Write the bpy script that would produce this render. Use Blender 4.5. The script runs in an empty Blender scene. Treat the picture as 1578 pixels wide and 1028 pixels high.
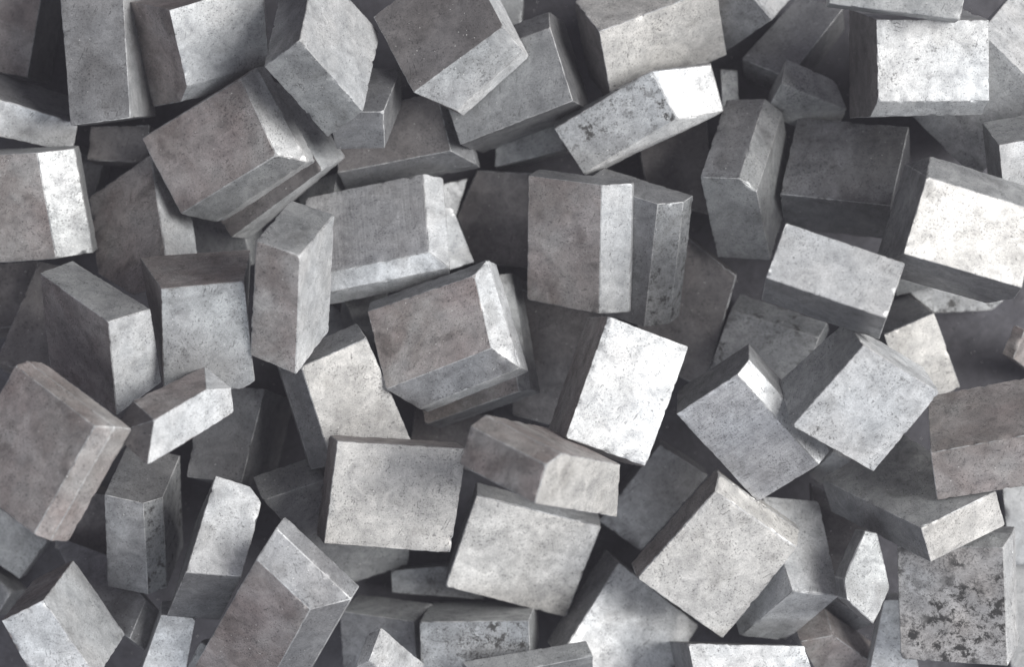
import bpy, bmesh, math, random
from mathutils import Vector, Quaternion, noise

# ------------------------------------------------------------------ camera, world, light
U = 0.0002                      # metres per table unit (blocks are about 4 cm long)
CAM_H = 4156.0                  # camera height above the tray floor, in table units
sc = bpy.context.scene
C = sc.collection

cam_data = bpy.data.cameras.new("camera")
cam = bpy.data.objects.new("camera", cam_data)
C.objects.link(cam)
cam.location = (0, 0, CAM_H * U)
cam.rotation_euler = (0, 0, 0)          # looks straight down on the heap
cam_data.sensor_width = 36
cam_data.lens = 36 * 3726.0 / 1578.0
cam_data.clip_start = 0.01
cam_data.clip_end = 20
cam_data.dof.use_dof = True
cam_data.dof.focus_distance = 3820 * U
cam_data.dof.aperture_fstop = 7.0
sc.camera = cam

w = bpy.data.worlds.new("World")
sc.world = w
w.use_nodes = True
w.node_tree.nodes["Background"].inputs[0].default_value = (0.88, 0.86, 1.0, 1)
w.node_tree.nodes["Background"].inputs[1].default_value = 0.20

def area(name, loc, target, size, power, col):
    d = bpy.data.lights.new(name, 'AREA')
    d.shape = 'RECTANGLE'; d.size, d.size_y = size
    d.energy = power; d.color = col
    o = bpy.data.objects.new(name, d)
    C.objects.link(o)
    o.location = loc
    o.rotation_euler = (Vector(target) - Vector(loc)).to_track_quat('-Z', 'Y').to_euler()
    return o

area("softbox_key", (1.35, 0.22, 1.22), (0, 0, 0.08), (1.10, 1.10), 68.0, (1.0, 0.985, 0.96))
area("softbox_fill", (-0.25, -0.75, 1.0), (0, 0, 0), (0.9, 0.6), 6.0, (0.90, 0.95, 1.0))

sc.view_settings.view_transform = 'Standard'
sc.view_settings.look = 'None'
sc.view_settings.exposure = 0.0
sc.view_settings.gamma = 1.0
sc.view_settings.use_curve_mapping = False

# ------------------------------------------------------------------ materials
def mat(name, c1, c2, rough, metal, pit=0.35, patch=0.5, brushed=0.0, blotch=0.0, bump=0.16, tint=None):
    """Worn sintered / ground metal: two-tone patches, fine pits, hairline scratches."""
    m = bpy.data.materials.new(name); m.use_nodes = True
    nt = m.node_tree; N = nt.nodes; L = nt.links; N.clear()
    out = N.new('ShaderNodeOutputMaterial'); b = N.new('ShaderNodeBsdfPrincipled')
    L.new(b.outputs[0], out.inputs[0])
    tc = N.new('ShaderNodeTexCoord'); oi = N.new('ShaderNodeObjectInfo')
    mul = N.new('ShaderNodeVectorMath'); mul.operation = 'SCALE'
    L.new(oi.outputs['Random'], mul.inputs['Scale']); mul.inputs[0].default_value = (13.7, 7.3, 29.1)
    add = N.new('ShaderNodeVectorMath'); add.operation = 'ADD'
    sc0 = N.new('ShaderNodeVectorMath'); sc0.operation = 'SCALE'; sc0.inputs['Scale'].default_value = 1 / (100 * U)
    L.new(tc.outputs['Object'], sc0.inputs[0])
    L.new(sc0.outputs[0], add.inputs[0]); L.new(mul.outputs[0], add.inputs[1])
    V = add.outputs[0]                                   # 1 unit = 100 table units
    def nz(scale, detail=4, rough_=0.55, dist=0.0, vec=None):
        n = N.new('ShaderNodeTexNoise'); n.inputs['Scale'].default_value = scale
        n.inputs['Detail'].default_value = detail; n.inputs['Roughness'].default_value = rough_
        n.inputs['Distortion'].default_value = dist
        L.new(vec or V, n.inputs['Vector']); return n.outputs['Fac']
    def ramp(src, a, b_, va=0.0, vb=1.0):
        r = N.new('ShaderNodeMapRange'); r.inputs['From Min'].default_value = a; r.inputs['From Max'].default_value = b_
        r.inputs['To Min'].default_value = va; r.inputs['To Max'].default_value = vb
        r.clamp = True; L.new(src, r.inputs['Value']); return r.outputs[0]
    def mix(f, a, b_, mode='MIX'):
        x = N.new('ShaderNodeMix'); x.data_type = 'RGBA'; x.blend_type = mode
        if hasattr(f, 'links'): L.new(f, x.inputs[0])
        else: x.inputs[0].default_value = f
        for s, i in ((a, 6), (b_, 7)):
            if isinstance(s, tuple): x.inputs[i].default_value = (*s, 1) if len(s) == 3 else s
            else: L.new(s, x.inputs[i])
        return x.outputs[2]
    def math_(op, a, b_):
        x = N.new('ShaderNodeMath'); x.operation = op
        for s, i in ((a, 0), (b_, 1)):
            if isinstance(s, (int, float)): x.inputs[i].default_value = s
            else: L.new(s, x.inputs[i])
        return x.outputs[0]
    big = nz(1.0, 6, 0.62, 0.5)
    f1 = ramp(big, 0.5 - 0.20 / (0.5 + patch), 0.5 + 0.20 / (0.5 + patch))
    col = mix(f1, c1, c2)
    # warm / cool drift over a face
    col = mix(ramp(nz(0.8, 2), 0.35, 0.65, 0.0, 0.6), col, mix(1.0, col, tint or (0.94, 0.98, 1.02), 'MULTIPLY'))
    # cloudy handling marks
    cl = nz(3.6, 8, 0.68, 0.6)
    col = mix(1.0, col, mix(ramp(cl, 0.34, 0.66), (0.68, 0.685, 0.69), (1.20, 1.20, 1.19)), 'MULTIPLY')
    smu = ramp(nz(1.9, 5, 0.6, 0.3), 0.56, 0.68)
    col = mix(math_('MULTIPLY', smu, 0.5 * (0.4 + patch)), col, mix(1.0, col, (0.52, 0.51, 0.50), 'MULTIPLY'))
    # grain
    grain = nz(44, 3, 0.85)
    col = mix(1.0, col, mix(ramp(grain, 0.3, 0.7), (0.72, 0.72, 0.72), (1.22, 1.22, 1.22)), 'MULTIPLY')
    # fine pits, gathered in some places
    dens = ramp(nz(1.7, 4, 0.6), 0.40, 0.72, 0.0, 0.10)
    sp = nz(30, 2, 0.7)
    spm = ramp(math_('ADD', sp, dens), 0.67 - 0.09 * pit, 0.73 - 0.09 * pit)
    col = mix(math_('MULTIPLY', spm, 0.72), col, mix(1.0, col, (0.25, 0.25, 0.25), 'MULTIPLY'))
    # short scuffs in two directions
    scuff = None
    for k_, (rot, s3) in enumerate((((0.4, 0.7, 0.5), (34, 5, 34)), ((0.9, 0.2, 2.1), (26, 4, 26)))):
        mp = N.new('ShaderNodeMapping'); L.new(V, mp.inputs[0]); mp.inputs['Rotation'].default_value = rot
        mp2 = N.new('ShaderNodeMapping'); L.new(mp.outputs[0], mp2.inputs[0]); mp2.inputs['Scale'].default_value = s3
        t_ = math_('MULTIPLY', ramp(nz(1.0, 2, 0.5, 0.0, mp2.outputs[0]), 0.63, 0.69), ramp(nz(2.2 + k_, 3), 0.48, 0.62))
        scuff = t_ if scuff is None else math_('MAXIMUM', scuff, t_)
    col = mix(math_('MULTIPLY', scuff, 0.8), col, mix(1.0, col, (0.35, 0.35, 0.35), 'MULTIPLY'))
    # hairline cracks and scratches
    scn = nz(2.2, 6, 0.72, 1.0)
    line = math_('ABSOLUTE', math_('SUBTRACT', scn, 0.5), 0.0)
    lm = math_('MULTIPLY', ramp(line, 0.0, 0.006, 1.0, 0.0), ramp(nz(1.3, 2), 0.50, 0.60))
    col = mix(math_('MULTIPLY', lm, 0.55), col, mix(1.0, col, (0.3, 0.3, 0.3), 'MULTIPLY'))
    # a few bright nicks
    nick = ramp(nz(25, 1, 0.5), 0.77, 0.79)
    col = mix(math_('MULTIPLY', nick, 0.8), col, (0.75, 0.74, 0.72))
    height = math_('ADD', math_('MULTIPLY', grain, 0.35), math_('MULTIPLY', math_('ADD', spm, math_('ADD', lm, scuff)), -0.35))
    height = math_('ADD', height, math_('MULTIPLY', nz(5, 6, 0.55), 0.8))
    rgh = math_('ADD', ramp(cl, 0.3, 0.7, rough + 0.10, rough - 0.07), ramp(oi.outputs['Random'], 0, 1, -0.04, 0.08))
    if brushed > 0:
        bm_ = N.new('ShaderNodeMapping'); L.new(V, bm_.inputs[0]); bm_.inputs['Scale'].default_value = (42, 1.3, 42)
        br = nz(1.0, 3, 0.6, 0.0, bm_.outputs[0])
        col = mix(brushed, col, mix(1.0, col, mix(ramp(br, 0.35, 0.65), (0.74, 0.74, 0.74), (1.15, 1.15, 1.15)), 'MULTIPLY'))
        height = math_('ADD', height, math_('MULTIPLY', br, 0.7 * brushed))
    if blotch > 0:
        bl = nz(5.5, 8, 0.75, 0.3)
        lo = 0.50 if blotch > 1 else 0.525 if blotch > 0.8 else 0.57
        near = (0.40, 0.52) if blotch > 1 else (0.44, 0.56)
        bmk = math_('MULTIPLY', ramp(bl, lo, lo + 0.06), ramp(nz(1.1, 3), *near))
        col = mix(math_('MULTIPLY', bmk, min(1, blotch)), col, (0.035, 0.034, 0.033))
        rgh = math_('ADD', rgh, math_('MULTIPLY', bmk, 0.2))
        height = math_('ADD', height, math_('MULTIPLY', bmk, -0.6))
    # per-block brightness drift
    hv = N.new('ShaderNodeHueSaturation'); L.new(col, hv.inputs['Color'])
    L.new(ramp(oi.outputs['Random'], 0, 1, 0.88, 1.12), hv.inputs['Value'])
    L.new(hv.outputs[0], b.inputs['Base Color'])
    b.inputs['Specular IOR Level'].default_value = 0.5
    L.new(rgh, b.inputs['Roughness']); b.inputs['Metallic'].default_value = metal
    bp = N.new('ShaderNodeBump'); bp.inputs['Strength'].default_value = bump; bp.inputs['Distance'].default_value = 3.0 * U
    L.new(height, bp.inputs['Height']); L.new(bp.outputs[0], b.inputs['Normal'])
    return m

M = [      # indexed by the tone numbers in BLOCKS
    mat('pale_ground_metal', (0.435, 0.44, 0.445), (0.57, 0.572, 0.575), 0.47, 0.35, 0.3, 0.6),
    mat('pale_marked_metal', (0.42, 0.425, 0.43), (0.56, 0.56, 0.56), 0.47, 0.35, 0.3, 0.5, blotch=0.75),
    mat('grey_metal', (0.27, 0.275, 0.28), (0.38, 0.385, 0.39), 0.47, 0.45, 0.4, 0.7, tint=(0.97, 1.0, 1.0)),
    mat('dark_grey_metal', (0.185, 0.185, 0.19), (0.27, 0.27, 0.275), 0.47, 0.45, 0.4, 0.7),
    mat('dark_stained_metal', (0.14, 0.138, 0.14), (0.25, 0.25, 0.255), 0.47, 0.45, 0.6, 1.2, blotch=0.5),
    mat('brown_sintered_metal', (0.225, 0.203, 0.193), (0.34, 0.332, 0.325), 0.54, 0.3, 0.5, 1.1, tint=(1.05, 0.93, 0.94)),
    mat('dark_brown_metal', (0.11, 0.101, 0.099), (0.175, 0.163, 0.161), 0.55, 0.3, 0.4, 0.8),  # own colour of some blocks; also paints shaded sides and deep shade
    mat('mottled_pitted_metal', (0.22, 0.225, 0.23), (0.34, 0.345, 0.35), 0.45, 0.4, 0.8, 0.6, blotch=0.95),
    mat('scored_ground_metal', (0.38, 0.375, 0.378), (0.50, 0.495, 0.50), 0.42, 0.55, 0.5, 0.6, brushed=0.6),
    mat('worn_edge_metal', (0.27, 0.27, 0.27), (0.46, 0.46, 0.46), 0.58, 0.3, 0.3, 1.2),
    mat('heavily_pitted_metal', (0.24, 0.24, 0.245), (0.36, 0.36, 0.365), 0.5, 0.3, 0.9, 1.0, blotch=1.2, tint=(1.12, 0.98, 0.86)),
    mat('warm_pale_metal', (0.43, 0.424, 0.413), (0.57, 0.562, 0.548), 0.48, 0.35, 0.45, 0.6, tint=(1.0, 0.99, 0.975)),
]
floor_mat = mat('dark_tray_metal', (0.04, 0.039, 0.046), (0.06, 0.058, 0.068), 0.6, 0.2)

# ------------------------------------------------------------------ setting
def link_mesh(name, bm, mats):
    me = bpy.data.meshes.new(name); bm.to_mesh(me); bm.free()
    for m_ in mats: me.materials.append(m_)
    o = bpy.data.objects.new(name, me); C.objects.link(o)
    return o

bm = bmesh.new()
bmesh.ops.create_grid(bm, x_segments=1, y_segments=1, size=1.5)
ground = link_mesh('ground', bm, [floor_mat])
ground['kind'] = 'structure'
ground['label'] = 'dark surface under the heap of metal blocks'

# thin even haze over the heap (closed box round camera, floor and blocks)
bm = bmesh.new()
bmesh.ops.create_cube(bm, size=1.0)
bmesh.ops.scale(bm, vec=(3.4, 3.4, 1.95), verts=bm.verts)
hm = bpy.data.materials.new('thin_haze'); hm.use_nodes = True
hn = hm.node_tree; hn.nodes.clear()
ho = hn.nodes.new('ShaderNodeOutputMaterial'); hv_ = hn.nodes.new('ShaderNodeVolumePrincipled')
hv_.inputs['Color'].default_value = (0.90, 0.88, 1.0, 1); hv_.inputs['Density'].default_value = 0.035
hn.links.new(hv_.outputs[0], ho.inputs['Volume'])
haze = link_mesh('haze', bm, [hm]); haze.location = (0, 0, -0.065)
haze['kind'] = 'stuff'; haze['label'] = 'thin pale haze in the air over the heap of metal blocks'

# ------------------------------------------------------------------ blocks
# label, tones, base position, rotation, corner points in the block's own frame
BLOCKS = [
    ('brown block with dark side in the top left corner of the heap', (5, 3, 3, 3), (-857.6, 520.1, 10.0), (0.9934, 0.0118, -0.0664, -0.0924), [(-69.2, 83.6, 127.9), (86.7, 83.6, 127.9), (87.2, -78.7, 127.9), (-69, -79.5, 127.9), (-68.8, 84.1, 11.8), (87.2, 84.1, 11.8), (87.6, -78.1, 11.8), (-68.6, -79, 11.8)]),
    ('upright dark grey rectangular block with stained face, second from the left at the top edge', (4, 0, 3, 3), (-660.4, 469.6, 86.6), (0.9976, -0.0528, 0.0430, 0.0088), [(-82.1, 93.3, 194.6), (18.9, 93.3, 194.6), (31, -146.2, 194.6), (-64.3, -159.3, 194.6), (-52.5, 130.3, 18), (48.5, 130.3, 18), (60.7, -109.2, 18), (-34.7, -122.4, 18)]),
    ('block with narrow brown stained side and broad pale face, third from left at top edge', (0, 0, 5, 5), (-494.6, 464.6, 72.1), (0.9346, 0.1868, 0.2781, 0.1197), [(-147, 156.8, 162.3), (23.7, 156.8, 162.3), (9.4, 21.7, 162.3), (-141.4, 26.9, 162.3), (25.7, -16.1, 133.9), (-143.5, -4.1, 133.9), (-153.8, 148.5, 31.1), (17.8, 137.5, 31.1), (19.8, -35.4, 31.1), (-148.5, -34.5, 31.1)]),
    ('pale block on its corner at the top edge, scuffed face, light grey end', (0, 0, 3, 2), (-301.5, 453.4, 171.5), (0.7289, 0.0902, 0.5080, 0.4500), [(-176.8, 168.9, 102.5), (11.8, 168.9, 102.5), (8.2, -3.1, 102.5), (-186.3, 4.1, 102.5), (-182, 157.3, 22.8), (6.6, 157.3, 22.8), (3, -14.7, 22.8), (-191.5, -7.6, 22.8)]),
    ('large dark brown block with wide pale lower slope, near middle of the top edge', (6, 0, 6, 2), (-81.3, 483.5, 162.4), (0.9416, -0.1136, -0.1187, 0.2940), [(-86, 81.6, 111.8), (96.7, 81.6, 111.8), (79.9, -69.2, 111.8), (-100.1, -67, 111.8), (99.7, 52.5, 73.1), (79.7, -107.4, 73.1), (-63.7, -122.4, 73.1), (-86, 81.6, 38.7), (99.7, 52.5, 38.7), (79.7, -107.4, 38.7), (-63.7, -122.4, 38.7)]),
    ('speckled grey block tucked under the large dark brown block at the top edge', (2, 3, 3, 3), (-4.0, 425.9, 64.6), (0.9790, -0.0365, -0.1322, 0.1506), [(-76.1, 27.3, 157.9), (126.5, 27.3, 157.9), (127, -98.9, 157.9), (-74, -105.2, 157.9), (-76.6, 59.9, 128.3), (126.4, 59.9, 128.3), (-76.5, 59.7, 26.6), (126.4, 59.7, 26.6), (127, -99.1, 26.6), (-74, -105.5, 26.6)]),
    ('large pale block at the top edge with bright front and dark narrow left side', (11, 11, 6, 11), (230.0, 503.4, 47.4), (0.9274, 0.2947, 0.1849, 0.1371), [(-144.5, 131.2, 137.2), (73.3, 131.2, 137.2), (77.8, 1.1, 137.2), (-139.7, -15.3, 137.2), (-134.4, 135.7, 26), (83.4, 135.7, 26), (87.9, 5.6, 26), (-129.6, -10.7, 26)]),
    ('tilted block with dark mottled face and bright white right end, upper right of centre', (7, 0, 7, 3), (213.1, 351.5, 130.3), (0.9557, 0.1190, -0.0529, 0.2639), [(-118.1, 78.7, 98.6), (66.3, 78.7, 98.6), (62.8, -10.5, 98.6), (-114.8, -10.7, 98.6), (152.6, 32.8, 60.5), (131.9, -45.5, 60.5), (-116.2, -24.9, 60.5), (-118.1, 78.7, 24.9), (152.6, 32.8, 24.9), (131.9, -45.5, 24.9), (-116.2, -24.9, 24.9)]),
    ('dark grey stained block cut by the top edge, right of the large pale block', (3, 0, 0, 0), (387.7, 554.4, 10.0), (0.8870, 0.2159, -0.2818, 0.2952), [(-3.8, 66.1, 110.9), (104.1, 66.1, 110.9), (105.3, -21.8, 110.9), (-3, -23.3, 110.9), (-2.9, 57.9, 10.9), (105, 57.9, 10.9), (106.2, -30.1, 10.9), (-2.1, -31.6, 10.9)]),
    ('long dark block deep in a gap left of the very bright marked block', (3, 3, 3, 3), (476.8, 486.8, 10.0), (0.9409, -0.2340, -0.1357, -0.2039), [(-1, 54.9, 85.1), (79.5, 54.9, 85.1), (50.7, -109.5, 85.1), (-38.5, -99.9, 85.1), (-1, 54.9, 25.2), (79.5, 54.9, 25.2), (50.7, -109.5, 25.2), (-38.5, -99.9, 25.2)]),
    ('grey block cut by the top edge, lying over the very bright upper right block', (2, 2, 2, 2), (597.7, 539.5, 363.9), (0.9992, 0.0187, -0.0221, -0.0266), [(-100.4, 42.6, 60.8), (110.9, 42.6, 60.8), (99.3, -47.6, 60.8), (-104.1, -32.5, 60.8), (-100.4, 42.6, 5.7), (110.9, 42.6, 5.7), (99.3, -47.6, 5.7), (-104.1, -32.5, 5.7)]),
    ('very bright block with small dark marks and a dark left side, upper right', (1, 0, 6, 0), (652.9, 420.0, 180.8), (0.9990, 0.0313, 0.0312, 0.0002), [(-94.9, 84.2, 181.6), (84.3, 84.2, 181.6), (87.1, -42.6, 181.6), (-90.4, -44.3, 181.6), (83.8, -64.2, 151.7), (-97.2, -67.8, 151.7), (-103, 112.6, 7.8), (84.1, 114.7, 7.8), (80.1, -43.9, 7.8), (-100.1, -66.1, 7.8)]),
    ('wide pale block lying deep behind the bright marked upper right block', (0, 0, 0, 0), (801.5, 414.3, 10.0), (0.8637, 0.3148, -0.1788, -0.3506), [(-61.2, 192.4, 190.4), (100.3, 192.4, 190.4), (103.6, -10.1, 190.4), (-61.2, -10, 190.4), (-77.4, 196.3, 14.8), (84.1, 196.3, 14.8), (87.3, -6.3, 14.8), (-77.5, -6.2, 14.8)]),
    ('block at the right edge with dark top strip and speckled white face', (0, 2, 2, 2), (819.3, 273.6, 226.1), (0.9793, 0.1810, -0.0091, 0.0901), [(-47.2, 85.3, 137.8), (55.6, 85.3, 137.8), (59.6, -28.7, 137.8), (-49.5, -30, 137.8), (-48.3, 86.5, 13.6), (54.5, 86.5, 13.6), (58.5, -27.5, 13.6), (-50.6, -28.8, 13.6)]),
    ('small grey wedge-shaped block left of the very bright marked upper right block', (2, 2, 2, 2), (487.9, 391.4, 51.5), (0.9318, -0.2174, 0.2750, -0.0937), [(-103, -0.1, 90.9), (2.9, -0.1, 90.9), (27.9, -47.8, 90.9), (-113.7, -52.8, 90.9), (-74.6, -12.2, 12.2), (31.3, -12.2, 12.2), (56.3, -59.8, 12.2), (-85.3, -64.9, 12.2)]),
    ('tiny pale block end right beside the white end of the mottled block', (2, 2, 2, 2), (363.1, 411.4, 10.0), (0.9952, -0.0470, 0.0825, -0.0233), [(-30.4, 22.8, 91.3), (-0.2, 22.8, 91.3), (4.3, -50.9, 91.3), (-23.7, -49.6, 91.3), (-21.4, 40.7, 5.5), (8.9, 40.7, 5.5), (13.3, -33.1, 5.5), (-14.7, -31.7, 5.5)]),
    ('dark grey square block with blotchy stained face, right of the upright angular block', (4, 3, 3, 3), (556.2, 259.0, 13.4), (0.9601, -0.2231, -0.1415, -0.0920), [(-54.1, 30.4, 154.1), (133.4, 30.4, 154.1), (130.3, -121.1, 154.1), (-54.1, -119.5, 154.1), (-62.3, 30.9, 37.1), (125.2, 30.9, 37.1), (122, -120.6, 37.1), (-62.3, -119.1, 37.1)]),
    ('upright angular grey block with slanting pale strip and kinked lower half, right of centre', (3, 2, 2, 2), (393.0, 264.6, 16.2), (0.9252, -0.3516, -0.1311, -0.0557), [(-1.4, 3.9, 182.2), (63.9, 3.9, 182.2), (46.1, -182.7, 182.2), (-18.1, -179.1, 182.2), (89.2, 3.9, 152.6), (71.2, -184.1, 152.6), (1.4, -1.1, -1.6), (92, -1.1, -1.6), (74.1, -189.2, -1.6), (-15.3, -184.1, -1.6)]),
    ('blindingly bright tilted block with grey upper and lower slopes, at the right edge', (11, 2, 3, 2), (698.6, 159.3, 314.5), (0.9888, -0.0124, 0.0356, -0.1445), [(-96.9, 52.3, 151.6), (83.9, 52.3, 151.6), (93.1, -68.3, 151.6), (-98.1, -71.1, 151.6), (-88.1, 92.9, 96.6), (87.3, 92.9, 96.6), (100.6, -82, 96.6), (-89.9, -84.8, 96.6), (-105.6, 83.1, 7.6), (69.8, 83.1, 7.6), (83.1, -91.8, 7.6), (-107.4, -94.6, 7.6)]),
    ('clean pale rectangular block with dark lower side, below the dark grey square block', (0, 0, 3, 3), (492.4, 79.5, 365.2), (0.9727, -0.1474, -0.0419, -0.1742), [(-85.6, 26.5, 126.4), (104.6, 26.5, 126.4), (105.3, -67.8, 126.4), (-85.8, -68.1, 126.4), (-84.6, 26.4, 19.3), (105.7, 26.4, 19.3), (106.4, -68, 19.3), (-84.7, -68.3, 19.3)]),
    ('dark upright block with a rough speckled strip, behind the brown block with white strip', (3, 7, 3, 3), (205.7, 133.8, 84.5), (0.9440, 0.2060, -0.2336, -0.1093), [(-50.4, 160.2, 129.6), (84.1, 160.2, 129.6), (92.5, -57.7, 129.6), (-43.6, -62.7, 129.6), (112.2, 160.2, 91.8), (120.6, -56.7, 91.8), (-50.4, 160.2, 55.6), (112.2, 160.2, 55.6), (120.6, -56.7, 55.6), (-43.6, -62.7, 55.6)]),
    ('upright brown block with one straight white strip down its right side, just right of centre', (5, 0, 0, 3), (119.5, 147.4, 139.5), (0.9630, 0.1650, -0.2090, -0.0403), [(-53.7, 141.1, 110), (74.2, 141.1, 110), (74.6, -76.2, 110), (-53.5, -70.9, 110), (114.3, 141.1, 75.7), (114.7, -77.9, 75.7), (-59.4, 137.6, 55.9), (108.6, 137.6, 55.9), (108.9, -81.4, 55.9), (-59.2, -74.4, 55.9)]),
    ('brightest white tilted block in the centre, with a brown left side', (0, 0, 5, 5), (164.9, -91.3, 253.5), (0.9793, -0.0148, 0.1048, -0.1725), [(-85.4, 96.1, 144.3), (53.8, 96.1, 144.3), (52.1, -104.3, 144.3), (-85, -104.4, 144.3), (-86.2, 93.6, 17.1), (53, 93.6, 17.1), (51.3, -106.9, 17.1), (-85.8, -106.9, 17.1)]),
    ('brown violet block in the centre with sloped edges on three sides', (5, 0, 3, 3), (-107.7, -1.9, 163.4), (0.9686, -0.1165, -0.1752, 0.1325), [(-80.1, 42.1, 122.4), (112.9, 42.1, 122.4), (113.2, -82.5, 122.4), (-76.4, -92.6, 122.4), (-87.5, 67.4, 87.6), (129.3, 71.2, 87.6), (141.7, -117.9, 87.6), (-42.5, -130.4, 87.6), (-87.5, 67.4, 49.7), (129.3, 71.2, 49.7), (141.7, -117.9, 49.7), (-42.5, -130.4, 49.7)]),
    ('block lying directly under the brown violet block in the centre', (5, 2, 2, 2), (-51.1, -22.8, 71.4), (0.9746, -0.0793, -0.1395, 0.1563), [(-75.8, 82.2, 111.6), (95.7, 82.2, 111.6), (69.6, -114.6, 111.6), (-100.1, -114.6, 111.6), (110.1, 82.2, 90.1), (84.1, -114.6, 90.1), (-75.8, 82.2, 36.9), (110.1, 82.2, 36.9), (84.1, -114.6, 36.9), (-100.1, -114.6, 36.9)]),
    ('grey block with fine vertical milling lines and pale sloped edges right and bottom', (8, 0, 0, 0), (-215.8, 154.8, 86.4), (0.9668, -0.2217, -0.1028, 0.0746), [(-99.2, 46.5, 114.4), (104.3, 46.5, 114.4), (101.5, -100.2, 114.4), (-99.7, -100, 114.4), (131.7, 46.5, 89.6), (128.6, -123.8, 89.6), (-99.7, -123.6, 89.6), (-113.7, 47.6, 45.4), (117.3, 47.6, 45.4), (114.1, -122.7, 45.4), (-114.2, -122.5, 45.4)]),
    ('tall narrow brown grey block standing upright with bright right side, left of centre', (5, 0, 5, 2), (-342.7, 74.1, 260.5), (0.9463, 0.2675, -0.1175, -0.1386), [(-32.1, 167.3, 168.1), (41.7, 167.3, 168.1), (69.1, -45, 168.1), (-10, -39.4, 168.1), (-31.7, 168.6, 26.5), (42.1, 168.6, 26.5), (69.5, -43.7, 26.5), (-9.6, -38.1, 26.5)]),
    ('block with light grey front, brown top strip and rounded lower right corner', (2, 2, 5, 5), (-470.2, 1.8, 196.1), (0.9845, 0.1586, 0.0646, 0.0385), [(-90.5, 140.6, 185.9), (37.4, 140.6, 185.9), (45.4, 4.4, 185.9), (39.8, -24.2, 185.9), (21.4, -36.4, 185.9), (-102.8, -30.8, 185.9), (-123.9, 145, 13.1), (55, 140.8, 13.1), (37.5, 6.7, 13.1), (31.9, -21.9, 13.1), (13.5, -34, 13.1), (-110.7, -28.5, 13.1)]),
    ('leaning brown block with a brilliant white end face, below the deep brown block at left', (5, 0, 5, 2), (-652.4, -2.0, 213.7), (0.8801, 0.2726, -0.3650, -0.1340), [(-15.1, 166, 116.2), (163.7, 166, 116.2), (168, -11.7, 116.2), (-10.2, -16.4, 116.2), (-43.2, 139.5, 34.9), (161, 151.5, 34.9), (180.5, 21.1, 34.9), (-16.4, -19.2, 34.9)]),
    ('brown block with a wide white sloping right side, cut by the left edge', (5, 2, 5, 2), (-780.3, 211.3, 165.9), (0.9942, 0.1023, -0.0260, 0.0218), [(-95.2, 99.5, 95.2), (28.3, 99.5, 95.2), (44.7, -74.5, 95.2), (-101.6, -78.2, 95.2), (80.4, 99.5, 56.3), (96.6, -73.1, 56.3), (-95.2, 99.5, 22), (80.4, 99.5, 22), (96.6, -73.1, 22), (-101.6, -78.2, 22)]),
    ('long light grey block sloping down from the left edge, below the top left brown block', (0, 3, 3, 3), (-821.5, 371.6, 66.7), (0.9533, 0.1931, 0.1545, -0.1733), [(-147.7, 60.1, 150), (59.3, 60.1, 150), (68.5, 8.2, 150), (-125.5, -8.3, 150), (-146.9, 62.7, 24.7), (60.1, 62.7, 24.7), (69.3, 10.7, 24.7), (-124.7, -5.8, 24.7)]),
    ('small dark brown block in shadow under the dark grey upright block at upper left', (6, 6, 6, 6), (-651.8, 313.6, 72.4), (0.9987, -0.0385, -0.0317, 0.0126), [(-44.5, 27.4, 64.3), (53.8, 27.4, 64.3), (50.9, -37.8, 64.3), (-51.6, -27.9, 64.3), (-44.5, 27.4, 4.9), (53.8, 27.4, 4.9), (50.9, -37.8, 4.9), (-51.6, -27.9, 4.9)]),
    ('deep dark brown block with a thin white side, under the large rusty brown block', (5, 0, 0, 0), (-608.4, 161.2, 48.3), (0.9274, -0.2016, -0.2260, 0.2194), [(-16.7, 45.1, 134.4), (119.7, 45.1, 134.4), (82.3, -197.1, 134.4), (11.2, -172.3, 134.4), (-42.4, -96.1, 134.4), (-2.9, 87.4, 51.8), (133.5, 87.4, 51.8), (96.1, -154.8, 51.8), (25, -130, 51.8), (-28.6, -53.8, 51.8)]),
    ('flat grey block face in the gap right under the large rusty brown block', (2, 2, 2, 2), (-483.6, 165.8, 10.0), (0.9608, 0.2133, -0.1696, -0.0506), [(-41.5, 66.1, 81.7), (63.5, 66.1, 81.7), (83.3, -7.1, 81.7), (-31.2, -21.3, 81.7), (-41.5, 66.1, 21.8), (63.5, 66.1, 21.8), (83.3, -7.1, 21.8), (-31.2, -21.3, 21.8)]),
    ('large rusty brown block with pale sloped right and lower edges, upper left', (5, 0, 5, 2), (-449.5, 302.0, 148.0), (0.9559, 0.0066, -0.1789, 0.2329), [(-96.7, 78.7, 114.9), (108.4, 78.7, 114.9), (104.1, -58.5, 114.9), (-94.3, -61.9, 114.9), (125.9, 90.6, 75.2), (131.7, -86, 75.2), (-63, -94.6, 75.2), (-96.7, 78.7, 41.6), (125.9, 90.6, 41.6), (131.7, -86, 41.6), (-63, -94.6, 41.6)]),
    ('block lying right beneath the large rusty brown block, showing a pale flank', (6, 0, 0, 6), (-398.2, 299.5, 76.7), (0.9492, -0.0402, -0.1359, 0.2810), [(-115.9, 79.5, 118.7), (91.8, 79.5, 118.7), (89.6, -98.4, 118.7), (-102.1, -101.4, 118.7), (110.4, 51.4, 73), (113.2, -82.5, 73), (-115.9, 79.5, 41.1), (110.4, 51.4, 41.1), (113.2, -82.5, 41.1), (-102.1, -101.4, 41.1)]),
    ('small dark block with one thin bright edge, under the pale block on its corner', (3, 3, 3, 3), (-235.1, 366.9, 148.6), (0.9344, 0.3533, -0.0431, 0.0119), [(-45.6, 91, 122.8), (44.3, 91, 122.8), (40, 18.7, 122.8), (-39.6, 15.9, 122.8), (-31.2, 85.6, -6.3), (58.7, 85.6, -6.3), (54.4, 13.3, -6.3), (-25.2, 10.5, -6.3)]),
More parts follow.
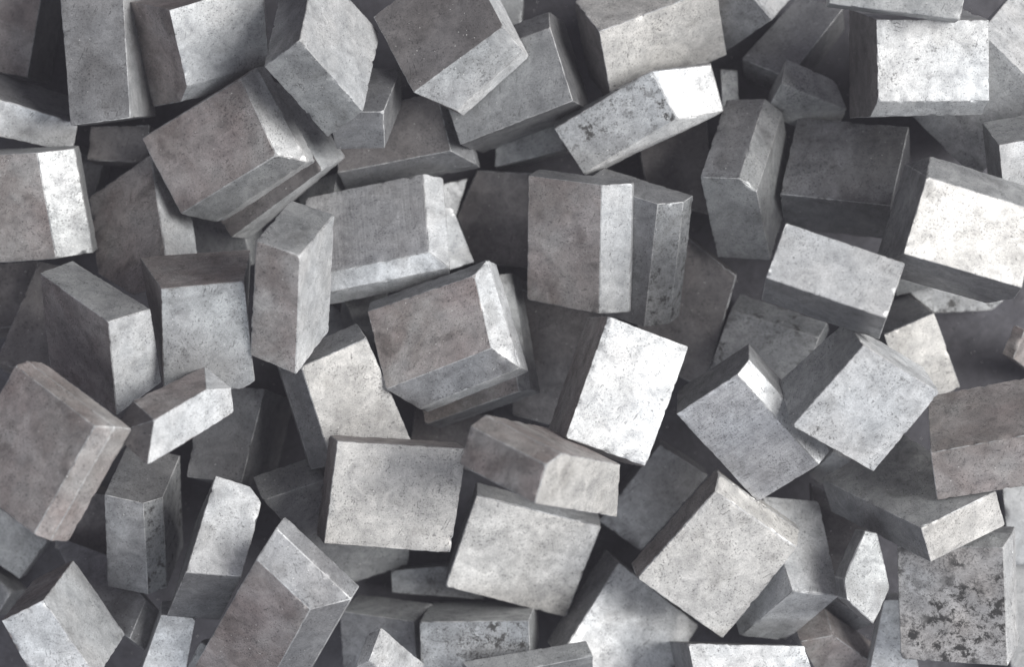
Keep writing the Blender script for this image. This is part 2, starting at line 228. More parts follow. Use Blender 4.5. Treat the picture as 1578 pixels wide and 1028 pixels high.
    ('wide dark brown block in shadow above the block with milling lines', (6, 3, 3, 3), (-173.5, 319.4, 61.0), (0.9873, -0.0624, -0.0914, 0.1143), [(-85.9, 51.4, 106.7), (83.8, 51.4, 106.7), (86.7, -52.3, 106.7), (-107.8, -39.7, 106.7), (110.7, 51.4, 54.4), (114.2, -73.7, 54.4), (-112.5, -59, 54.4), (-85.9, 51.4, 22.2), (110.7, 51.4, 22.2), (114.2, -73.7, 22.2), (-112.5, -59, 22.2)]),  # dark tone includes the shadow of the blocks above it
    ('low grey sliver of a block under the speckled grey block at the top', (2, 2, 2, 2), (31.2, 321.7, 10.0), (0.9978, -0.0197, -0.0412, 0.0481), [(-50.1, 25.3, 65.4), (54.8, 25.3, 65.4), (65.9, -20, 65.4), (-59.3, -36.8, 65.4), (-50.1, 25.3, 5.1), (54.8, 25.3, 5.1), (65.9, -20, 5.1), (-59.3, -36.8, 5.1)]),
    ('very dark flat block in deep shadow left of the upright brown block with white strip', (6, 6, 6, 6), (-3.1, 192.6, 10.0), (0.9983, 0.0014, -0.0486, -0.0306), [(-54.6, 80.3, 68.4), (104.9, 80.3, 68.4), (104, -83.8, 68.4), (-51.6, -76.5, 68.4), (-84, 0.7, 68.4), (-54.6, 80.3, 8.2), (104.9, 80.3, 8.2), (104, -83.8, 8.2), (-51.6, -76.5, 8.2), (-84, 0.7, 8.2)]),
    ('small pale block corner deep in the gap right of the block with milling lines', (0, 0, 0, 0), (-131.8, 216.3, 10.0), (0.9816, -0.0282, 0.1475, 0.1184), [(-48, 30.4, 75.5), (47.6, 30.4, 75.5), (7.8, -33.4, 75.5), (-63.8, -31.3, 75.5), (-48, 30.4, 15.4), (47.6, 30.4, 15.4), (7.8, -33.4, 15.4), (-63.8, -31.3, 15.4)]),
    ('pale sloping block edge right behind the block with milling lines', (0, 0, 0, 0), (-123.2, 159.1, 80.0), (0.9921, -0.0081, 0.0973, -0.0788), [(-59.8, 51, 68.7), (4.1, 51, 68.7), (54, -32.4, 68.7), (-28.8, -74.5, 68.7), (-59.8, 51, 9.5), (4.1, 51, 9.5), (54, -32.4, 9.5), (-28.8, -74.5, 9.5)]),
    ('pale speckled block with thin dark left strip, below the tall narrow upright block', (11, 11, 3, 2), (-282.6, -104.1, 190.3), (0.9745, -0.0354, 0.0806, 0.2066), [(-45.4, 65.8, 88.5), (69.7, 65.8, 88.5), (68.6, -129.2, 88.5), (-63.5, -97.8, 88.5), (-73.4, 96.4, 47), (69.9, 96.4, 47), (-94.1, -90.6, 47), (-73.4, 96.4, 15.7), (69.9, 96.4, 15.7), (68.6, -129.2, 15.7), (-94.1, -90.6, 15.7)]),
    ('nearly square pale block with a thin brown left side, lower centre left', (11, 11, 5, 5), (-193.5, -254.5, 223.6), (0.9847, 0.0841, 0.1448, -0.0487), [(-128.7, 100, 115.6), (82.4, 100, 115.6), (75.3, -71.5, 115.6), (-132.1, -65.4, 115.6), (-124.7, 93, 37.3), (86.4, 93, 37.3), (79.4, -78.5, 37.3), (-128.1, -72.3, 37.3)]),
    ('tilted pale grey block in the lower centre, right of the nearly square pale block', (11, 0, 3, 3), (16.7, -361.2, 55.3), (0.9745, 0.1620, 0.0638, -0.1414), [(-121.6, 110.4, 102.1), (93.7, 110.4, 102.1), (89.5, -63.7, 102.1), (-123, -61.8, 102.1), (-116.3, 107.3, 38.4), (99, 107.3, 38.4), (94.8, -66.8, 38.4), (-117.7, -65, 38.4)]),
    ('long brown block with a cream white end face, right below the centre', (11, 5, 5, 5), (40.9, -194.4, 313.5), (0.8644, 0.2437, 0.4227, 0.1215), [(-198.9, 161.7, 167.1), (-160.8, 161.7, 167.1), (-9.8, 58.9, 167.1), (-15.2, -38.7, 167.1), (-226.9, 107.8, 167.1), (-193.6, 168, 19.7), (-155.6, 168, 19.7), (-4.6, 65.2, 19.7), (-10, -32.4, 19.7), (-221.7, 114.1, 19.7)]),
    ('dark grey block in shade between cream ended brown block and large speckled diamond block', (3, 3, 3, 3), (235.7, -273.1, 10.0), (0.9555, 0.0728, 0.0170, -0.2855), [(-43, 89.9, 73.2), (54.1, 89.9, 73.2), (32.8, -80.8, 73.2), (-56.8, -76.6, 73.2), (-43, 89.9, 13), (54.1, 89.9, 13), (32.8, -80.8, 13), (-56.8, -76.6, 13)]),
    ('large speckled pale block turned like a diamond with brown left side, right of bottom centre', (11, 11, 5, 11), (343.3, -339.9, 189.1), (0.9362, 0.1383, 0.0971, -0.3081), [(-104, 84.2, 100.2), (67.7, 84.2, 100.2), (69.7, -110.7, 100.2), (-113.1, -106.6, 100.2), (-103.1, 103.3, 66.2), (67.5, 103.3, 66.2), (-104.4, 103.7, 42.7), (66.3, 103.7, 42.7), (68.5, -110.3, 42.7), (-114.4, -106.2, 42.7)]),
    ('light grey block with folded bright edge under the large speckled diamond block', (0, 0, 0, 0), (435.8, -387.6, 42.8), (0.9254, -0.3168, 0.2070, 0.0186), [(-98.8, 8.8, 176.3), (8.2, 8.8, 176.3), (-4.1, -175, 176.3), (-91, -172, 176.3), (-111, 19.6, 13.6), (-4.1, 19.6, 13.6), (-16.3, -164.2, 13.6), (-103.2, -161.2, 13.6)]),
    ('tilted grey block with scored face and a bright upper right strip, right of centre', (8, 0, 3, 0), (392.1, -140.2, 204.9), (0.8719, 0.2549, 0.0531, -0.4148), [(-135.8, 82.7, 126.1), (72.5, 82.7, 126.1), (70.7, -39.4, 126.1), (-136.7, -38.8, 126.1), (-135.7, 105.5, 102.7), (72.8, 105.5, 102.7), (-133.9, 101.1, 45.8), (74.6, 101.1, 45.8), (72.5, -43.8, 45.8), (-135, -43.2, 45.8)]),
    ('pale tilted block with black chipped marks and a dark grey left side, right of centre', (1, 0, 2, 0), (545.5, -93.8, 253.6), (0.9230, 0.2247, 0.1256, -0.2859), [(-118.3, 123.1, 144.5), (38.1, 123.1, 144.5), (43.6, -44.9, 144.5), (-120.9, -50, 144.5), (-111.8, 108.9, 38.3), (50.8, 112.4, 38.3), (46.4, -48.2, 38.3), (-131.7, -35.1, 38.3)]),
    ('mottled dark grey block behind the tilted scored grey block', (7, 7, 7, 7), (436.0, -19.8, 10.0), (0.9688, -0.1359, -0.1130, -0.1739), [(-59.4, 11.2, 105.3), (97.1, 11.2, 105.3), (98.6, -94.1, 105.3), (-56.7, -102.3, 105.3), (-60.4, 51.8, 71.4), (96.6, 51.8, 71.4), (-60.4, 51.8, 29.5), (96.6, 51.8, 29.5), (98.6, -94.1, 29.5), (-56.7, -102.3, 29.5)]),
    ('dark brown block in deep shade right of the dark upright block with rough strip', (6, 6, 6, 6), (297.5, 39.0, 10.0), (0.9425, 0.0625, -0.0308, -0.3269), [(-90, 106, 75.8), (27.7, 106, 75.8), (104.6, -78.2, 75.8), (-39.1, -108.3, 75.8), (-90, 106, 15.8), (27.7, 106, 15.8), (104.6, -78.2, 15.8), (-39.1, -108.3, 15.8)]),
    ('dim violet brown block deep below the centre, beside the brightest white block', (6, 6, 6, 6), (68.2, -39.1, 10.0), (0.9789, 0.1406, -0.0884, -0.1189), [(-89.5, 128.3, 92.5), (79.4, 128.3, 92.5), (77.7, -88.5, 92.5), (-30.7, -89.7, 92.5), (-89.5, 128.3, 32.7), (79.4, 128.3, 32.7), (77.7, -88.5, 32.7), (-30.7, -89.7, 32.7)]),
    ('pale speckled block with dark top, right behind the pale block with black chipped marks', (11, 11, 3, 3), (665.8, -30.7, 10.0), (0.9653, 0.1577, 0.0904, 0.1874), [(-57.7, 100.2, 136.9), (35.5, 100.2, 136.9), (40.1, -43, 136.9), (-57.8, -46, 136.9), (-57.2, 101.4, 20.2), (36, 101.4, 20.2), (40.6, -41.8, 20.2), (-57.2, -44.8, 20.2)]),
    ('narrow grey strip of a block under the blindingly bright tilted block', (2, 2, 2, 2), (692.6, 98.1, 10.0), (0.9672, 0.1708, -0.1636, 0.0928), [(-16.2, 29.4, 94), (49.8, 29.4, 94), (88.2, 12.4, 94), (-21.6, 0.9, 94), (-24.8, 29.1, 11.7), (41.2, 29.1, 11.7), (79.5, 12.1, 11.7), (-30.3, 0.5, 11.7)]),
    ('wide grey block deep in shadow below the blindingly bright tilted block', (7, 7, 7, 7), (755.4, 65.6, 10.0), (0.9925, 0.0007, 0.0007, 0.1222), [(-89.9, 38.6, 60.4), (0.5, 38.6, 60.4), (88.3, -17.3, 60.4), (49, -39.1, 60.4), (-48.1, -20.5, 60.4), (-89.9, 38.6, 0.1), (0.5, 38.6, 0.1), (88.3, -17.3, 0.1), (49, -39.1, 0.1), (-48.1, -20.5, 0.1)]),
    ('small brown grey block corner poking in at the middle of the right edge', (5, 5, 5, 5), (876.4, -34.5, 10.0), (0.8790, 0.1196, 0.4249, -0.1803), [(-150.8, 33.6, 60.7), (12.4, 33.6, 60.7), (26.3, -30.5, 60.7), (-145.8, -18.4, 60.7), (-149.9, 33.7, 38.2), (13.4, 33.7, 38.2), (27.3, -30.4, 38.2), (-144.9, -18.4, 38.2)]),
    ('large worn brown grey block with two long faces, at right edge below the middle', (5, 5, 5, 5), (772.0, -163.6, 213.9), (0.9515, 0.2835, -0.0412, 0.1125), [(-95.8, 100.2, 156.7), (112, 100.2, 156.7), (110.6, 0.4, 156.7), (-99.2, 5.9, 156.7), (-81.3, 102.2, 9.4), (126.5, 102.2, 9.4), (125, 2.3, 9.4), (-84.8, 7.9, 9.4)]),
    ('long grey block with dark left side and bright right end, near the right edge', (2, 11, 3, 3), (648.1, -266.7, 101.2), (0.8043, -0.5032, 0.0671, 0.3088), [(-147.9, 6.9, 106.8), (25.4, 6.9, 106.8), (1, -242.8, 106.8), (-141.8, -221.7, 106.8), (-140.1, 5, 36.5), (33.2, 5, 36.5), (8.8, -244.7, 36.5), (-134, -223.6, 36.5)]),
    ('upright grey block with heavy black and brown pitting and thin white edge, lower right', (10, 0, 7, 2), (724.5, -409.2, 182.9), (0.9833, 0.1008, -0.1497, 0.0225), [(-71.5, 95.4, 115.6), (96.2, 95.4, 115.6), (96.4, -102.5, 115.6), (-73.6, -95.3, 115.6), (-61.6, 116.3, 83.2), (107.7, 108.4, 83.2), (108.3, -83, 83.2), (-61.6, 116.3, 43.1), (107.7, 108.4, 43.1), (108.3, -83, 43.1), (-73.6, -95.3, 43.1)]),
    ('blurred pale block at the right edge above the lower right corner', (0, 0, 0, 0), (882.4, -321.2, 37.5), (0.9983, -0.0017, -0.0496, 0.0295), [(-49.9, 67.1, 65.2), (53.1, 67.1, 65.2), (55.7, -69, 65.2), (-44.9, -66.2, 65.2), (-49.9, 67.1, 5.4), (53.1, 67.1, 5.4), (55.7, -69, 5.4), (-44.9, -66.2, 5.4)]),
    ('dim grey block in the lower right corner behind the heavily pitted block', (2, 2, 2, 2), (889.7, -493.9, 10.0), (0.9992, -0.0293, -0.0119, -0.0231), [(-64, 102.4, 67.8), (50.6, 102.4, 67.8), (57.5, -104.3, 67.8), (-40.3, -109.1, 67.8), (-64, 102.4, 7.6), (50.6, 102.4, 7.6), (57.5, -104.3, 7.6), (-40.3, -109.1, 7.6)]),
    ('small white six sided block end standing upright, left of the heavily pitted block', (2, 2, 3, 3), (557.0, -385.3, 265.5), (0.9920, -0.0225, 0.0663, -0.1046), [(-20.4, 68, 60.7), (0.2, 68, 60.7), (38.6, -13.2, 60.7), (24.1, -74.7, 60.7), (-28.3, -45.4, 60.7), (-39.1, -14.2, 60.7), (-20.4, 68, 4.2), (0.2, 68, 4.2), (38.6, -13.2, 4.2), (24.1, -74.7, 4.2), (-28.3, -45.4, 4.2), (-39.1, -14.2, 4.2)]),
    ('dark flat block in the gap under the small white six sided block end', (3, 3, 3, 3), (522.5, -470.6, 10.0), (0.9204, 0.2781, -0.0146, -0.2744), [(-35.7, 85.3, 80.6), (68.5, 85.3, 80.6), (-1.2, -33.9, 80.6), (-61.7, -12.1, 80.6), (-35.7, 85.3, 20.7), (68.5, 85.3, 20.7), (-1.2, -33.9, 20.7), (-61.7, -12.1, 20.7)]),
    ('dark block face in the deep gap left above the small white six sided block end', (6, 6, 6, 6), (540.7, -345.7, 71.9), (0.9653, -0.0061, -0.0280, -0.2595), [(-81.7, 62, 63.9), (36, 62, 63.9), (48, -55.6, 63.9), (5.6, -68, 63.9), (-81.7, 62, 4.5), (36, 62, 4.5), (48, -55.6, 4.5), (5.6, -68, 4.5)]),
    ('small light brown block at the bottom edge, right of the wide pale bottom block', (5, 5, 5, 5), (531.1, -520.8, 51.0), (0.9258, 0.3662, 0.0473, 0.0810), [(-60.1, 114.6, 84.7), (-3.6, 114.6, 84.7), (72.4, 6.3, 84.7), (-17.2, -27.8, 84.7), (-60.1, 114.6, 25.5), (-3.6, 114.6, 25.5), (72.4, 6.3, 25.5), (-17.2, -27.8, 25.5)]),
    ('narrow pale block sliver at the bottom edge just left of the heavily pitted block', (0, 0, 0, 0), (629.5, -506.7, 121.8), (0.9984, 0.0471, -0.0306, 0.0048), [(-15.4, 76.7, 67.8), (22.5, 76.7, 67.8), (46.2, -69.3, 67.8), (-43.7, -69.5, 67.8), (-15.4, 76.7, 9.3), (22.5, 76.7, 9.3), (46.2, -69.3, 9.3), (-43.7, -69.5, 9.3)]),
    ('wide pale block with dark left end at the bottom edge under the speckled diamond block', (0, 0, 3, 3), (376.4, -548.3, 101.3), (0.9977, -0.0548, 0.0382, -0.0137), [(-109.2, 28.8, 175.6), (80.4, 28.8, 175.6), (104.4, -47.2, 175.6), (-92.2, -51.2, 175.6), (-114.8, 28.7, 8.8), (74.8, 28.7, 8.8), (98.8, -47.3, 8.8), (-97.8, -51.3, 8.8)]),
    ('large pale block with dark left side, left of and under the speckled diamond block', (0, 3, 3, 3), (185.4, -503.4, 10.0), (0.9280, -0.0516, 0.2008, -0.3096), [(-131.1, 62.7, 129.1), (58.6, 62.7, 129.1), (59.4, -125.3, 129.1), (-126.8, -122.6, 129.1), (-125.6, 82.3, 43.7), (64.1, 82.3, 43.7), (65, -105.7, 43.7), (-121.2, -103, 43.7)]),
    ('thin slanted grey block strip at the bottom edge, below the tilted pale grey block', (2, 2, 2, 2), (32.0, -570.8, 118.1), (0.9420, -0.3231, 0.0152, 0.0893), [(-115.7, -25.8, 125.4), (88.8, -25.8, 125.4), (94.4, -56.5, 125.4), (-92, -61, 125.4), (-115.9, -28.2, -11.9), (88.6, -28.2, -11.9), (94.2, -58.9, -11.9), (-92.1, -63.4, -11.9)]),
    ('mottled grey block with flat top strip at the bottom edge, left of centre', (7, 2, 2, 2), (-53.4, -507.5, 52.2), (0.9982, 0.0450, -0.0366, 0.0120), [(-86, 51.6, 154.5), (93.7, 51.6, 154.5), (94.5, -37.7, 154.5), (-86.7, -41.2, 154.5), (-81.5, 54.2, 9.6), (98.2, 54.2, 9.6), (99, -35.1, 9.6), (-82.2, -38.6, 9.6)]),
    ('dark grey block beside the mottled grey bottom block, touching its left end', (3, 2, 2, 2), (-209.5, -507.7, 10.0), (0.9743, 0.1330, -0.1806, -0.0198), [(-42.6, 69.2, 108.6), (93.1, 69.2, 108.6), (96.9, -25.2, 108.6), (-39.8, -33.4, 108.6), (-44.5, 69.2, 26), (91.2, 69.2, 26), (95, -25.3, 26), (-41.7, -33.5, 26)]),
    ('small bright pointed block corner at the bottom edge, left of the mottled grey block', (0, 0, 0, 0), (-199.6, -531.7, 175.7), (0.8344, -0.0191, 0.4807, -0.2690), [(-151.4, 9, 59.8), (12, 9, 59.8), (-19.2, -44.7, 59.8), (-140.5, -45.3, 59.8), (-138.9, -5.3, 33.2), (24.5, -5.3, 33.2), (-6.7, -59, 33.2), (-128.1, -59.6, 33.2)]),
    ('low dim grey block with dark spots, above the mottled grey bottom block', (7, 7, 7, 7), (-126.2, -419.4, 10.0), (0.9988, -0.0005, -0.0207, 0.0452), [(-74.4, 24.9, 63.4), (77.8, 24.9, 63.4), (77.6, -37.7, 63.4), (-75.5, -12.4, 63.4), (-74.4, 24.9, 3.1), (77.8, 24.9, 3.1), (77.6, -37.7, 3.1), (-75.5, -12.4, 3.1)]),
    ('wide dull grey block lying under the square pale block, lower left of centre', (2, 2, 2, 2), (-276.3, -320.4, 10.0), (0.9168, 0.3558, 0.1435, 0.1107), [(-149.3, 228, 109.2), (-43.8, 228, 109.2), (71.3, -2.6, 109.2), (62.2, -34.8, 109.2), (-44.4, -32.5, 109.2), (-149.3, 228, 50), (-43.8, 228, 50), (71.3, -2.6, 50), (62.2, -34.8, 50), (-44.4, -32.5, 50)]),
    ('large dark brown block with a grey upper slope, bottom left of centre', (5, 3, 2, 5), (-365.4, -453.4, 204.4), (0.8561, 0.3437, -0.0552, -0.3820), [(-135.1, 193.7, 141.1), (-20, 193.7, 141.1), (60.7, -62.7, 141.1), (-53.3, -98, 141.1), (-145.6, 231.2, 101.5), (15.3, 231.2, 101.5), (103.6, -49.4, 101.5), (-145.6, 231.2, 69.7), (15.3, 231.2, 69.7), (103.6, -49.4, 69.7), (-53.3, -98, 69.7)]),
    ('narrow upright pale block with clipped top corner and a dark lower face, lower left', (0, 3, 3, 3), (-467.2, -339.9, 176.2), (0.9665, -0.1936, 0.0856, -0.1449), [(-54.8, 37.9, 185.3), (2, 37.9, 185.3), (27.7, 20.6, 185.3), (32.3, -106.8, 185.3), (-52, -127.9, 185.3), (-59.6, 10.2, 4.1), (-2.8, 10.2, 4.1), (22.9, -7.1, 4.1), (27.5, -134.5, 4.1), (-56.8, -155.6, 4.1)]),
    ('upright dark grey block with a rough speckled strip down its right, lower left', (3, 7, 3, 3), (-599.3, -313.0, 87.6), (0.9577, 0.2676, -0.0355, -0.0999), [(-58.1, 147.8, 159.4), (5.6, 147.8, 159.4), (30.4, -32.4, 159.4), (-36.9, -33, 159.4), (30.8, 147.8, 133.2), (55.6, -32.1, 133.2), (-58.6, 152.2, 18), (30.2, 152.2, 18), (55, -27.7, 18), (-37.5, -28.6, 18)]),
    ('small pale wedge shaped block with brown top and dark left end, at left', (0, 0, 6, 5), (-505.9, -107.6, 355.7), (0.8890, 0.1699, 0.3942, 0.1593), [(-148.5, 64.5, 100.8), (-40.8, 64.5, 100.8), (6, 43.8, 100.8), (1.6, 2.7, 100.8), (-180.9, 3.1, 100.8), (-118.3, 64.3, 17.8), (-10.5, 60.2, 17.8), (29.5, 52.7, 17.8), (25.1, 11.7, 17.8), (-170.9, 34.4, 17.8)]),
    ('large brown grey block turned like a diamond with light right edges, at left edge', (5, 5, 5, 2), (-702.9, -174.2, 414.7), (0.9384, 0.0101, -0.2126, -0.2721), [(-67.7, 94.6, 110.6), (106.2, 94.6, 110.6), (107.5, -95.8, 110.6), (-64.6, -97.5, 110.6), (-67.9, 105.7, 88.7), (124.1, 105.7, 88.7), (125.5, -95.6, 88.7), (-67.9, 105.7, 42.4), (124.1, 105.7, 42.4), (125.5, -95.6, 42.4), (-64.6, -97.5, 42.4)]),
    ('pale two-faced block with a thin bright ridge, in the bottom left corner', (0, 0, 5, 0), (-711.1, -470.1, 222.6), (0.9671, 0.0910, -0.0516, 0.2318), [(-31, 88, 189.6), (44.9, 88, 189.6), (58.6, -59.3, 189.6), (-33.7, -67.3, 189.6), (-21, 94.8, 12.8), (54.8, 94.8, 12.8), (68.5, -52.5, 12.8), (-23.7, -60.5, 12.8)]),
    ('dull grey block deep below the large brown diamond block at the left edge', (2, 2, 2, 2), (-858.6, -347.6, 10.0), (0.9579, -0.0005, 0.0108, -0.2868), [(-61.5, 40.2, 61.9), (62.6, 40.2, 61.9), (58.2, -42.6, 61.9), (-61.9, -38.7, 61.9), (-61.5, 40.2, 1.6), (62.6, 40.2, 1.6), (58.2, -42.6, 1.6), (-61.9, -38.7, 1.6)]),
    ('small dim block at left edge just above the pale two-faced corner block', (2, 2, 2, 2), (-873.2, -440.9, 10.0), (0.9385, 0.0216, -0.1461, -0.3121), [(-32.9, 34.4, 67.9), (41.3, 34.4, 67.9), (44.7, -15.5, 67.9), (-11.9, -32.4, 67.9), (-32.9, 34.4, 7.7), (41.3, 34.4, 7.7), (44.7, -15.5, 7.7), (-11.9, -32.4, 7.7)]),
    ('dim grey block in shadow right behind the pale two-faced corner block', (3, 3, 3, 3), (-660.5, -433.6, 43.7), (0.9393, -0.2115, -0.2098, -0.1703), [(-95.6, 18.6, 120.3), (23.8, 18.6, 120.3), (135.1, -30.8, 120.3), (141.8, -99.6, 120.3), (52.6, -86.9, 120.3), (-95.6, 18.6, 61.6), (23.8, 18.6, 61.6), (135.1, -30.8, 61.6), (141.8, -99.6, 61.6), (52.6, -86.9, 61.6)]),
    ('blurred pale block at the bottom edge under the narrow upright pale block', (0, 0, 0, 0), (-562.1, -517.6, 147.8), (0.9857, 0.1469, 0.0532, -0.0624), [(-24.3, 87.9, 78.8), (32.2, 87.9, 78.8), (21.8, -60.3, 78.8), (-55.6, -56.2, 78.8), (-24.3, 87.9, 20.8), (32.2, 87.9, 20.8), (21.8, -60.3, 20.8), (-55.6, -56.2, 20.8)]),
    ('small grey block corner at the bottom edge, left of the large dark brown bottom block', (2, 2, 2, 2), (-486.9, -553.1, 165.3), (0.9410, 0.0402, -0.1063, -0.3189), [(-36, 40.7, 67), (42.2, 40.7, 67), (44.1, -25.8, 67), (-23.1, -33.3, 67), (-36, 40.7, 9), (42.2, 40.7, 9), (44.1, -25.8, 9), (-23.1, -33.3, 9)]),
    ('dark block with two faces in deep shade, right of the small pale wedge shaped block', (3, 3, 3, 3), (-456.9, -174.8, 10.0), (0.9840, -0.1155, -0.1216, -0.0599), [(-32.5, 53.3, 159), (80.2, 53.3, 159), (68, -106.4, 159), (-28.1, -105.9, 159), (-27.7, 65.3, 22.1), (85, 65.3, 22.1), (72.8, -94.5, 22.1), (-23.3, -93.9, 22.1)]),
    ('dark brown block deep at the left edge behind the leaning block with white end face', (6, 6, 6, 6), (-774.4, 17.7, 61.3), (0.9847, -0.1290, -0.0412, -0.1097), [(-29.9, 79.2, 82.7), (61, 79.2, 82.7), (46.2, -106.7, 82.7), (-53.2, -105.8, 82.7), (-29.9, 79.2, 23.5), (61, 79.2, 23.5), (46.2, -106.7, 23.5), (-53.2, -105.8, 23.5)]),
    ('tiny dark block piece beside the right edge of the large brown diamond block', (3, 3, 3, 3), (-702.4, -221.5, 44.7), (0.9728, 0.0767, -0.0090, -0.2182), [(-9.8, 52.9, 67), (28.4, 52.9, 67), (9.4, -45.9, 67), (-30.5, -36.8, 67), (-9.8, 52.9, 7.3), (28.4, 52.9, 7.3), (9.4, -45.9, 7.3), (-30.5, -36.8, 7.3)]),
    ('small dark block corner deep right of the brown block with wide white side', (3, 3, 3, 3), (-718.4, 269.3, 10.0), (0.9787, 0.1000, -0.0366, -0.1756), [(-31.1, 43.9, 67.2), (25.4, 43.9, 67.2), (26.8, -26, 67.2), (-15.5, -30.1, 67.2), (-31.1, 43.9, 7), (25.4, 43.9, 7), (26.8, -26, 7), (-15.5, -30.1, 7)]),
    ('dark block in the gap at the top edge behind the large dark brown block', (2, 2, 2, 2), (-5.7, 546.0, 10.0), (1.0000, -0.0001, -0.0047, -0.0007), [(-25.6, 50.4, 60.6), (27.1, 50.4, 60.6), (22.8, -50.4, 60.6), (-23.2, -50.5, 60.6), (-25.6, 50.4, 0.3), (27.1, 50.4, 0.3), (22.8, -50.4, 0.3), (-23.2, -50.5, 0.3)]),
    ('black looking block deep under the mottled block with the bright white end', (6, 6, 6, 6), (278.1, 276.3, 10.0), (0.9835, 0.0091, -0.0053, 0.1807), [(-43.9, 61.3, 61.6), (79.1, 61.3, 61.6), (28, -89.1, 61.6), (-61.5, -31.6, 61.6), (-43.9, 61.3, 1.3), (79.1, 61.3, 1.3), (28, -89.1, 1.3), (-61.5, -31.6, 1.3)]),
    ('small pale triangle of a block deep right of the tall narrow upright block', (0, 0, 0, 0), (-303.6, 18.2, 10.0), (0.9946, -0.0412, -0.0238, -0.0923), [(-32.3, 24.6, 64), (-2.1, 24.6, 64), (41, -1, 64), (0.8, -58.7, 64), (-32.3, 24.6, 3.7), (-2.1, 24.6, 3.7), (41, -1, 3.7), (0.8, -58.7, 3.7)]),
    ('small grey block deep under the lower edge of the block with milling lines', (2, 2, 2, 2), (-248.5, 20.1, 40.8), (0.9283, -0.3084, 0.1391, 0.1545), [(-49.3, 6.3, 79.6), (34.5, 6.3, 79.6), (-25.2, -92.4, 79.6), (-51.5, -57.3, 79.6), (-49.3, 6.3, 20.2), (34.5, 6.3, 20.2), (-25.2, -92.4, 20.2), (-51.5, -57.3, 20.2)]),
    ('small pale block corner deep above left of the block with milling lines', (2, 2, 2, 2), (-314.3, 234.7, 10.0), (0.9487, 0.0032, -0.2907, 0.1246), [(-16.4, 21.8, 72.7), (84.8, 21.8, 72.7), (50.9, -42, 72.7), (-5.9, -15.2, 72.7), (-16.4, 21.8, 12.6), (84.8, 21.8, 12.6), (50.9, -42, 12.6), (-5.9, -15.2, 12.6)]),
    ('small shiny block piece under the lowest corner of the scored grey block', (0, 0, 0, 0), (535.5, -215.7, 10.0), (0.8921, 0.1738, -0.1110, 0.4020), [(-19.2, 25.2, 67.6), (43.7, 25.2, 67.6), (48.6, -10.7, 67.6), (-17.8, -3.6, 67.6), (-19.2, 25.2, 7.4), (43.7, 25.2, 7.4), (48.6, -10.7, 7.4), (-17.8, -3.6, 7.4)]),
    ('grey block at the top edge behind the block with narrow brown stained side', (2, 2, 2, 2), (-566.6, 592.4, 10.0), (0.9784, 0.0546, -0.1986, -0.0193), [(-63.9, 42.4, 83.7), (112.1, 42.4, 83.7), (87.4, -19.8, 83.7), (-44.9, -38, 83.7), (-63.9, 42.4, 23.7), (112.1, 42.4, 23.7), (87.4, -19.8, 23.7), (-44.9, -38, 23.7)]),
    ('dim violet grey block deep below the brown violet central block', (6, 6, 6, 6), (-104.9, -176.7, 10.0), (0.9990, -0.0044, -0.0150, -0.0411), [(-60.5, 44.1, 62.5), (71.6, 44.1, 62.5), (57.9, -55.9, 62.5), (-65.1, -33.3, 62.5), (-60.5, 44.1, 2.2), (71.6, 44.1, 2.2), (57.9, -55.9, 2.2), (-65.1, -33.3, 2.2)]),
    ('added dark filler block in the deep gap right under the large brown diamond block', (6, 6, 6, 6), (-710.1, -318.8, 10.0), (0.9923, 0.0635, -0.0771, -0.0729), [(-45.9, 61.1, 72.9), (60.6, 61.1, 72.9), (55.9, -54.4, 72.9), (-45.4, -43.7, 72.9), (-45.9, 61.1, 12.8), (60.6, 61.1, 12.8), (55.9, -54.4, 12.8), (-45.4, -43.7, 12.8)]),  # filler added to darken a gap where the floor showed
    ('added dark filler block at the left edge just below the brown block with wide white side', (6, 6, 6, 6), (-841.4, 56.7, 10.0), (0.9863, -0.1352, -0.0927, 0.0193), [(-37.1, 42.8, 79.2), (59, 42.8, 79.2), (52.3, -68.2, 79.2), (-37.2, -73.5, 79.2), (-37.1, 42.8, 19.2), (59, 42.8, 19.2), (52.3, -68.2, 19.2), (-37.2, -73.5, 19.2)]),  # filler added so this gap at the edge stays dark
]

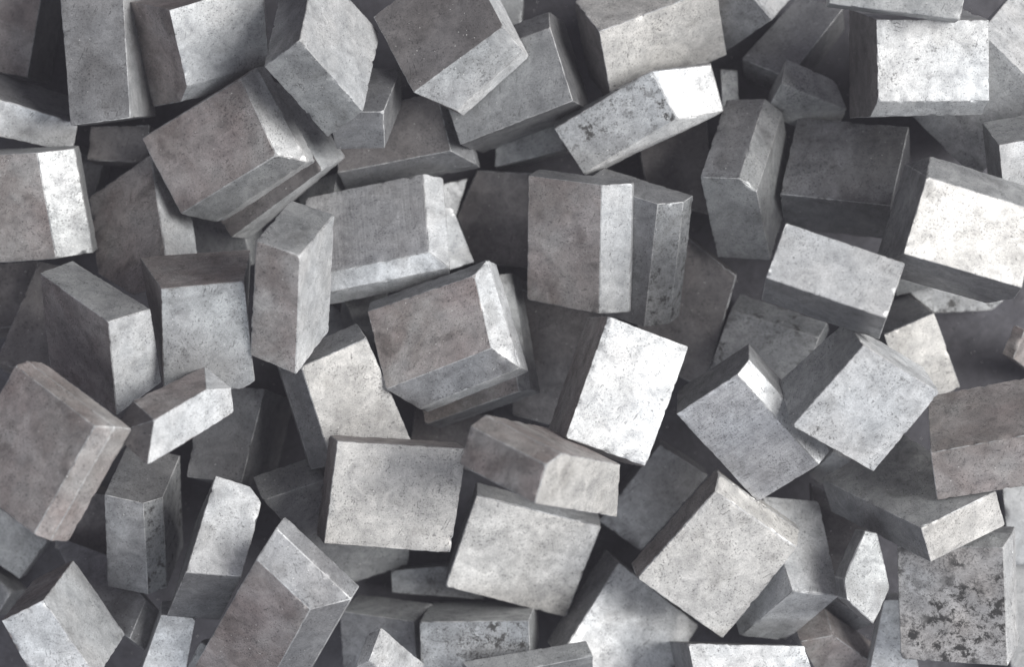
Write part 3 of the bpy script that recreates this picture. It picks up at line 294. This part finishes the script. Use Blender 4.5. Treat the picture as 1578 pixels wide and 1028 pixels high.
def make_block(idx, label, tone, loc, quat, pts):
    rnd = random.Random(idx * 17 + 3)
    bm = bmesh.new()
    for p in pts:
        bm.verts.new(p)
    bmesh.ops.remove_doubles(bm, verts=bm.verts, dist=2.0)
    r = bmesh.ops.convex_hull(bm, input=list(bm.verts))
    junk = [v for v in bm.verts if not v.link_faces]
    bmesh.ops.delete(bm, geom=junk, context='VERTS')
    bmesh.ops.dissolve_limit(bm, angle_limit=math.radians(16), verts=bm.verts, edges=bm.edges)
    bmesh.ops.recalc_face_normals(bm, faces=bm.faces)
    q = Quaternion(quat)
    # tones: main face, then the other faces by the way they turn (right, left, up or down the tray); partly own colour, partly side shade painted in
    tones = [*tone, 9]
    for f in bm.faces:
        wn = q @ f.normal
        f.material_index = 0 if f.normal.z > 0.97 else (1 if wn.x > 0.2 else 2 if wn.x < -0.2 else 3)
    # knock off a few corners
    cv = [v for v in bm.verts if rnd.random() < 0.35]
    for v in cv:
        bmesh.ops.bevel(bm, geom=[v], offset=rnd.uniform(2.0, 5.5), offset_type='OFFSET', segments=1,
                        affect='VERTICES', clamp_overlap=True, material=-1)
    old = set(f for f in bm.faces)
    off = rnd.uniform(1.0, 1.9)
    bmesh.ops.bevel(bm, geom=list(bm.edges), offset=off, offset_type='OFFSET', segments=1, profile=0.6,
                    affect='EDGES', clamp_overlap=True, material=4)
    # dice the surface so that it can be made uneven
    bmesh.ops.triangulate(bm, faces=[f for f in bm.faces if len(f.verts) > 4])
    for step in range(7):
        lim = 10.0
        es = [e for e in bm.edges if e.calc_length() > lim]
        if not es: break
        bmesh.ops.subdivide_edges(bm, edges=es, cuts=1, use_grid_fill=False)
        bmesh.ops.triangulate(bm, faces=[f for f in bm.faces if len(f.verts) > 3])
    bm.normal_update()
    seed = Vector((rnd.uniform(-99, 99), rnd.uniform(-99, 99), rnd.uniform(-99, 99)))
    wear = rnd.uniform(0.5, 1.6)
    for v in bm.verts:
        edge = any(f.material_index == 4 for f in v.link_faces)
        p = v.co + seed
        d = 0.9 * noise.noise(p * 0.013)
        if edge:
            c = noise.noise(p * 0.11)
            d += 0.7 * noise.noise(p * 0.33) - 5.0 * wear * max(0.0, c - 0.2) - 6.0 * wear * max(0.0, noise.noise(p * 0.05 + seed) - 0.38)
        v.co += v.normal * d
    for f in bm.faces: f.smooth = True
    bmesh.ops.scale(bm, vec=(U, U, U), verts=bm.verts)
    # crease between faces stays crisp, the worn edge strip shades on its own
    o = link_mesh('metal_block', bm, [M[t] for t in tones])
    me = o.data
    bm2 = bmesh.new(); bm2.from_mesh(me)
    for e in bm2.edges:
        e.smooth = not (len(e.link_faces) == 2 and e.link_faces[0].material_index != e.link_faces[1].material_index)
    bm2.to_mesh(me); bm2.free()
    o.location = [c * U for c in loc]
    o.rotation_mode = 'QUATERNION'
    o.rotation_quaternion = q
    o['label'] = label
    o['category'] = 'metal block'
    o['group'] = 'loose metal blocks heaped together'
    return o

for i, (label, tone, loc, quat, pts) in enumerate(BLOCKS):
    make_block(i, label, tone, loc, quat, pts)
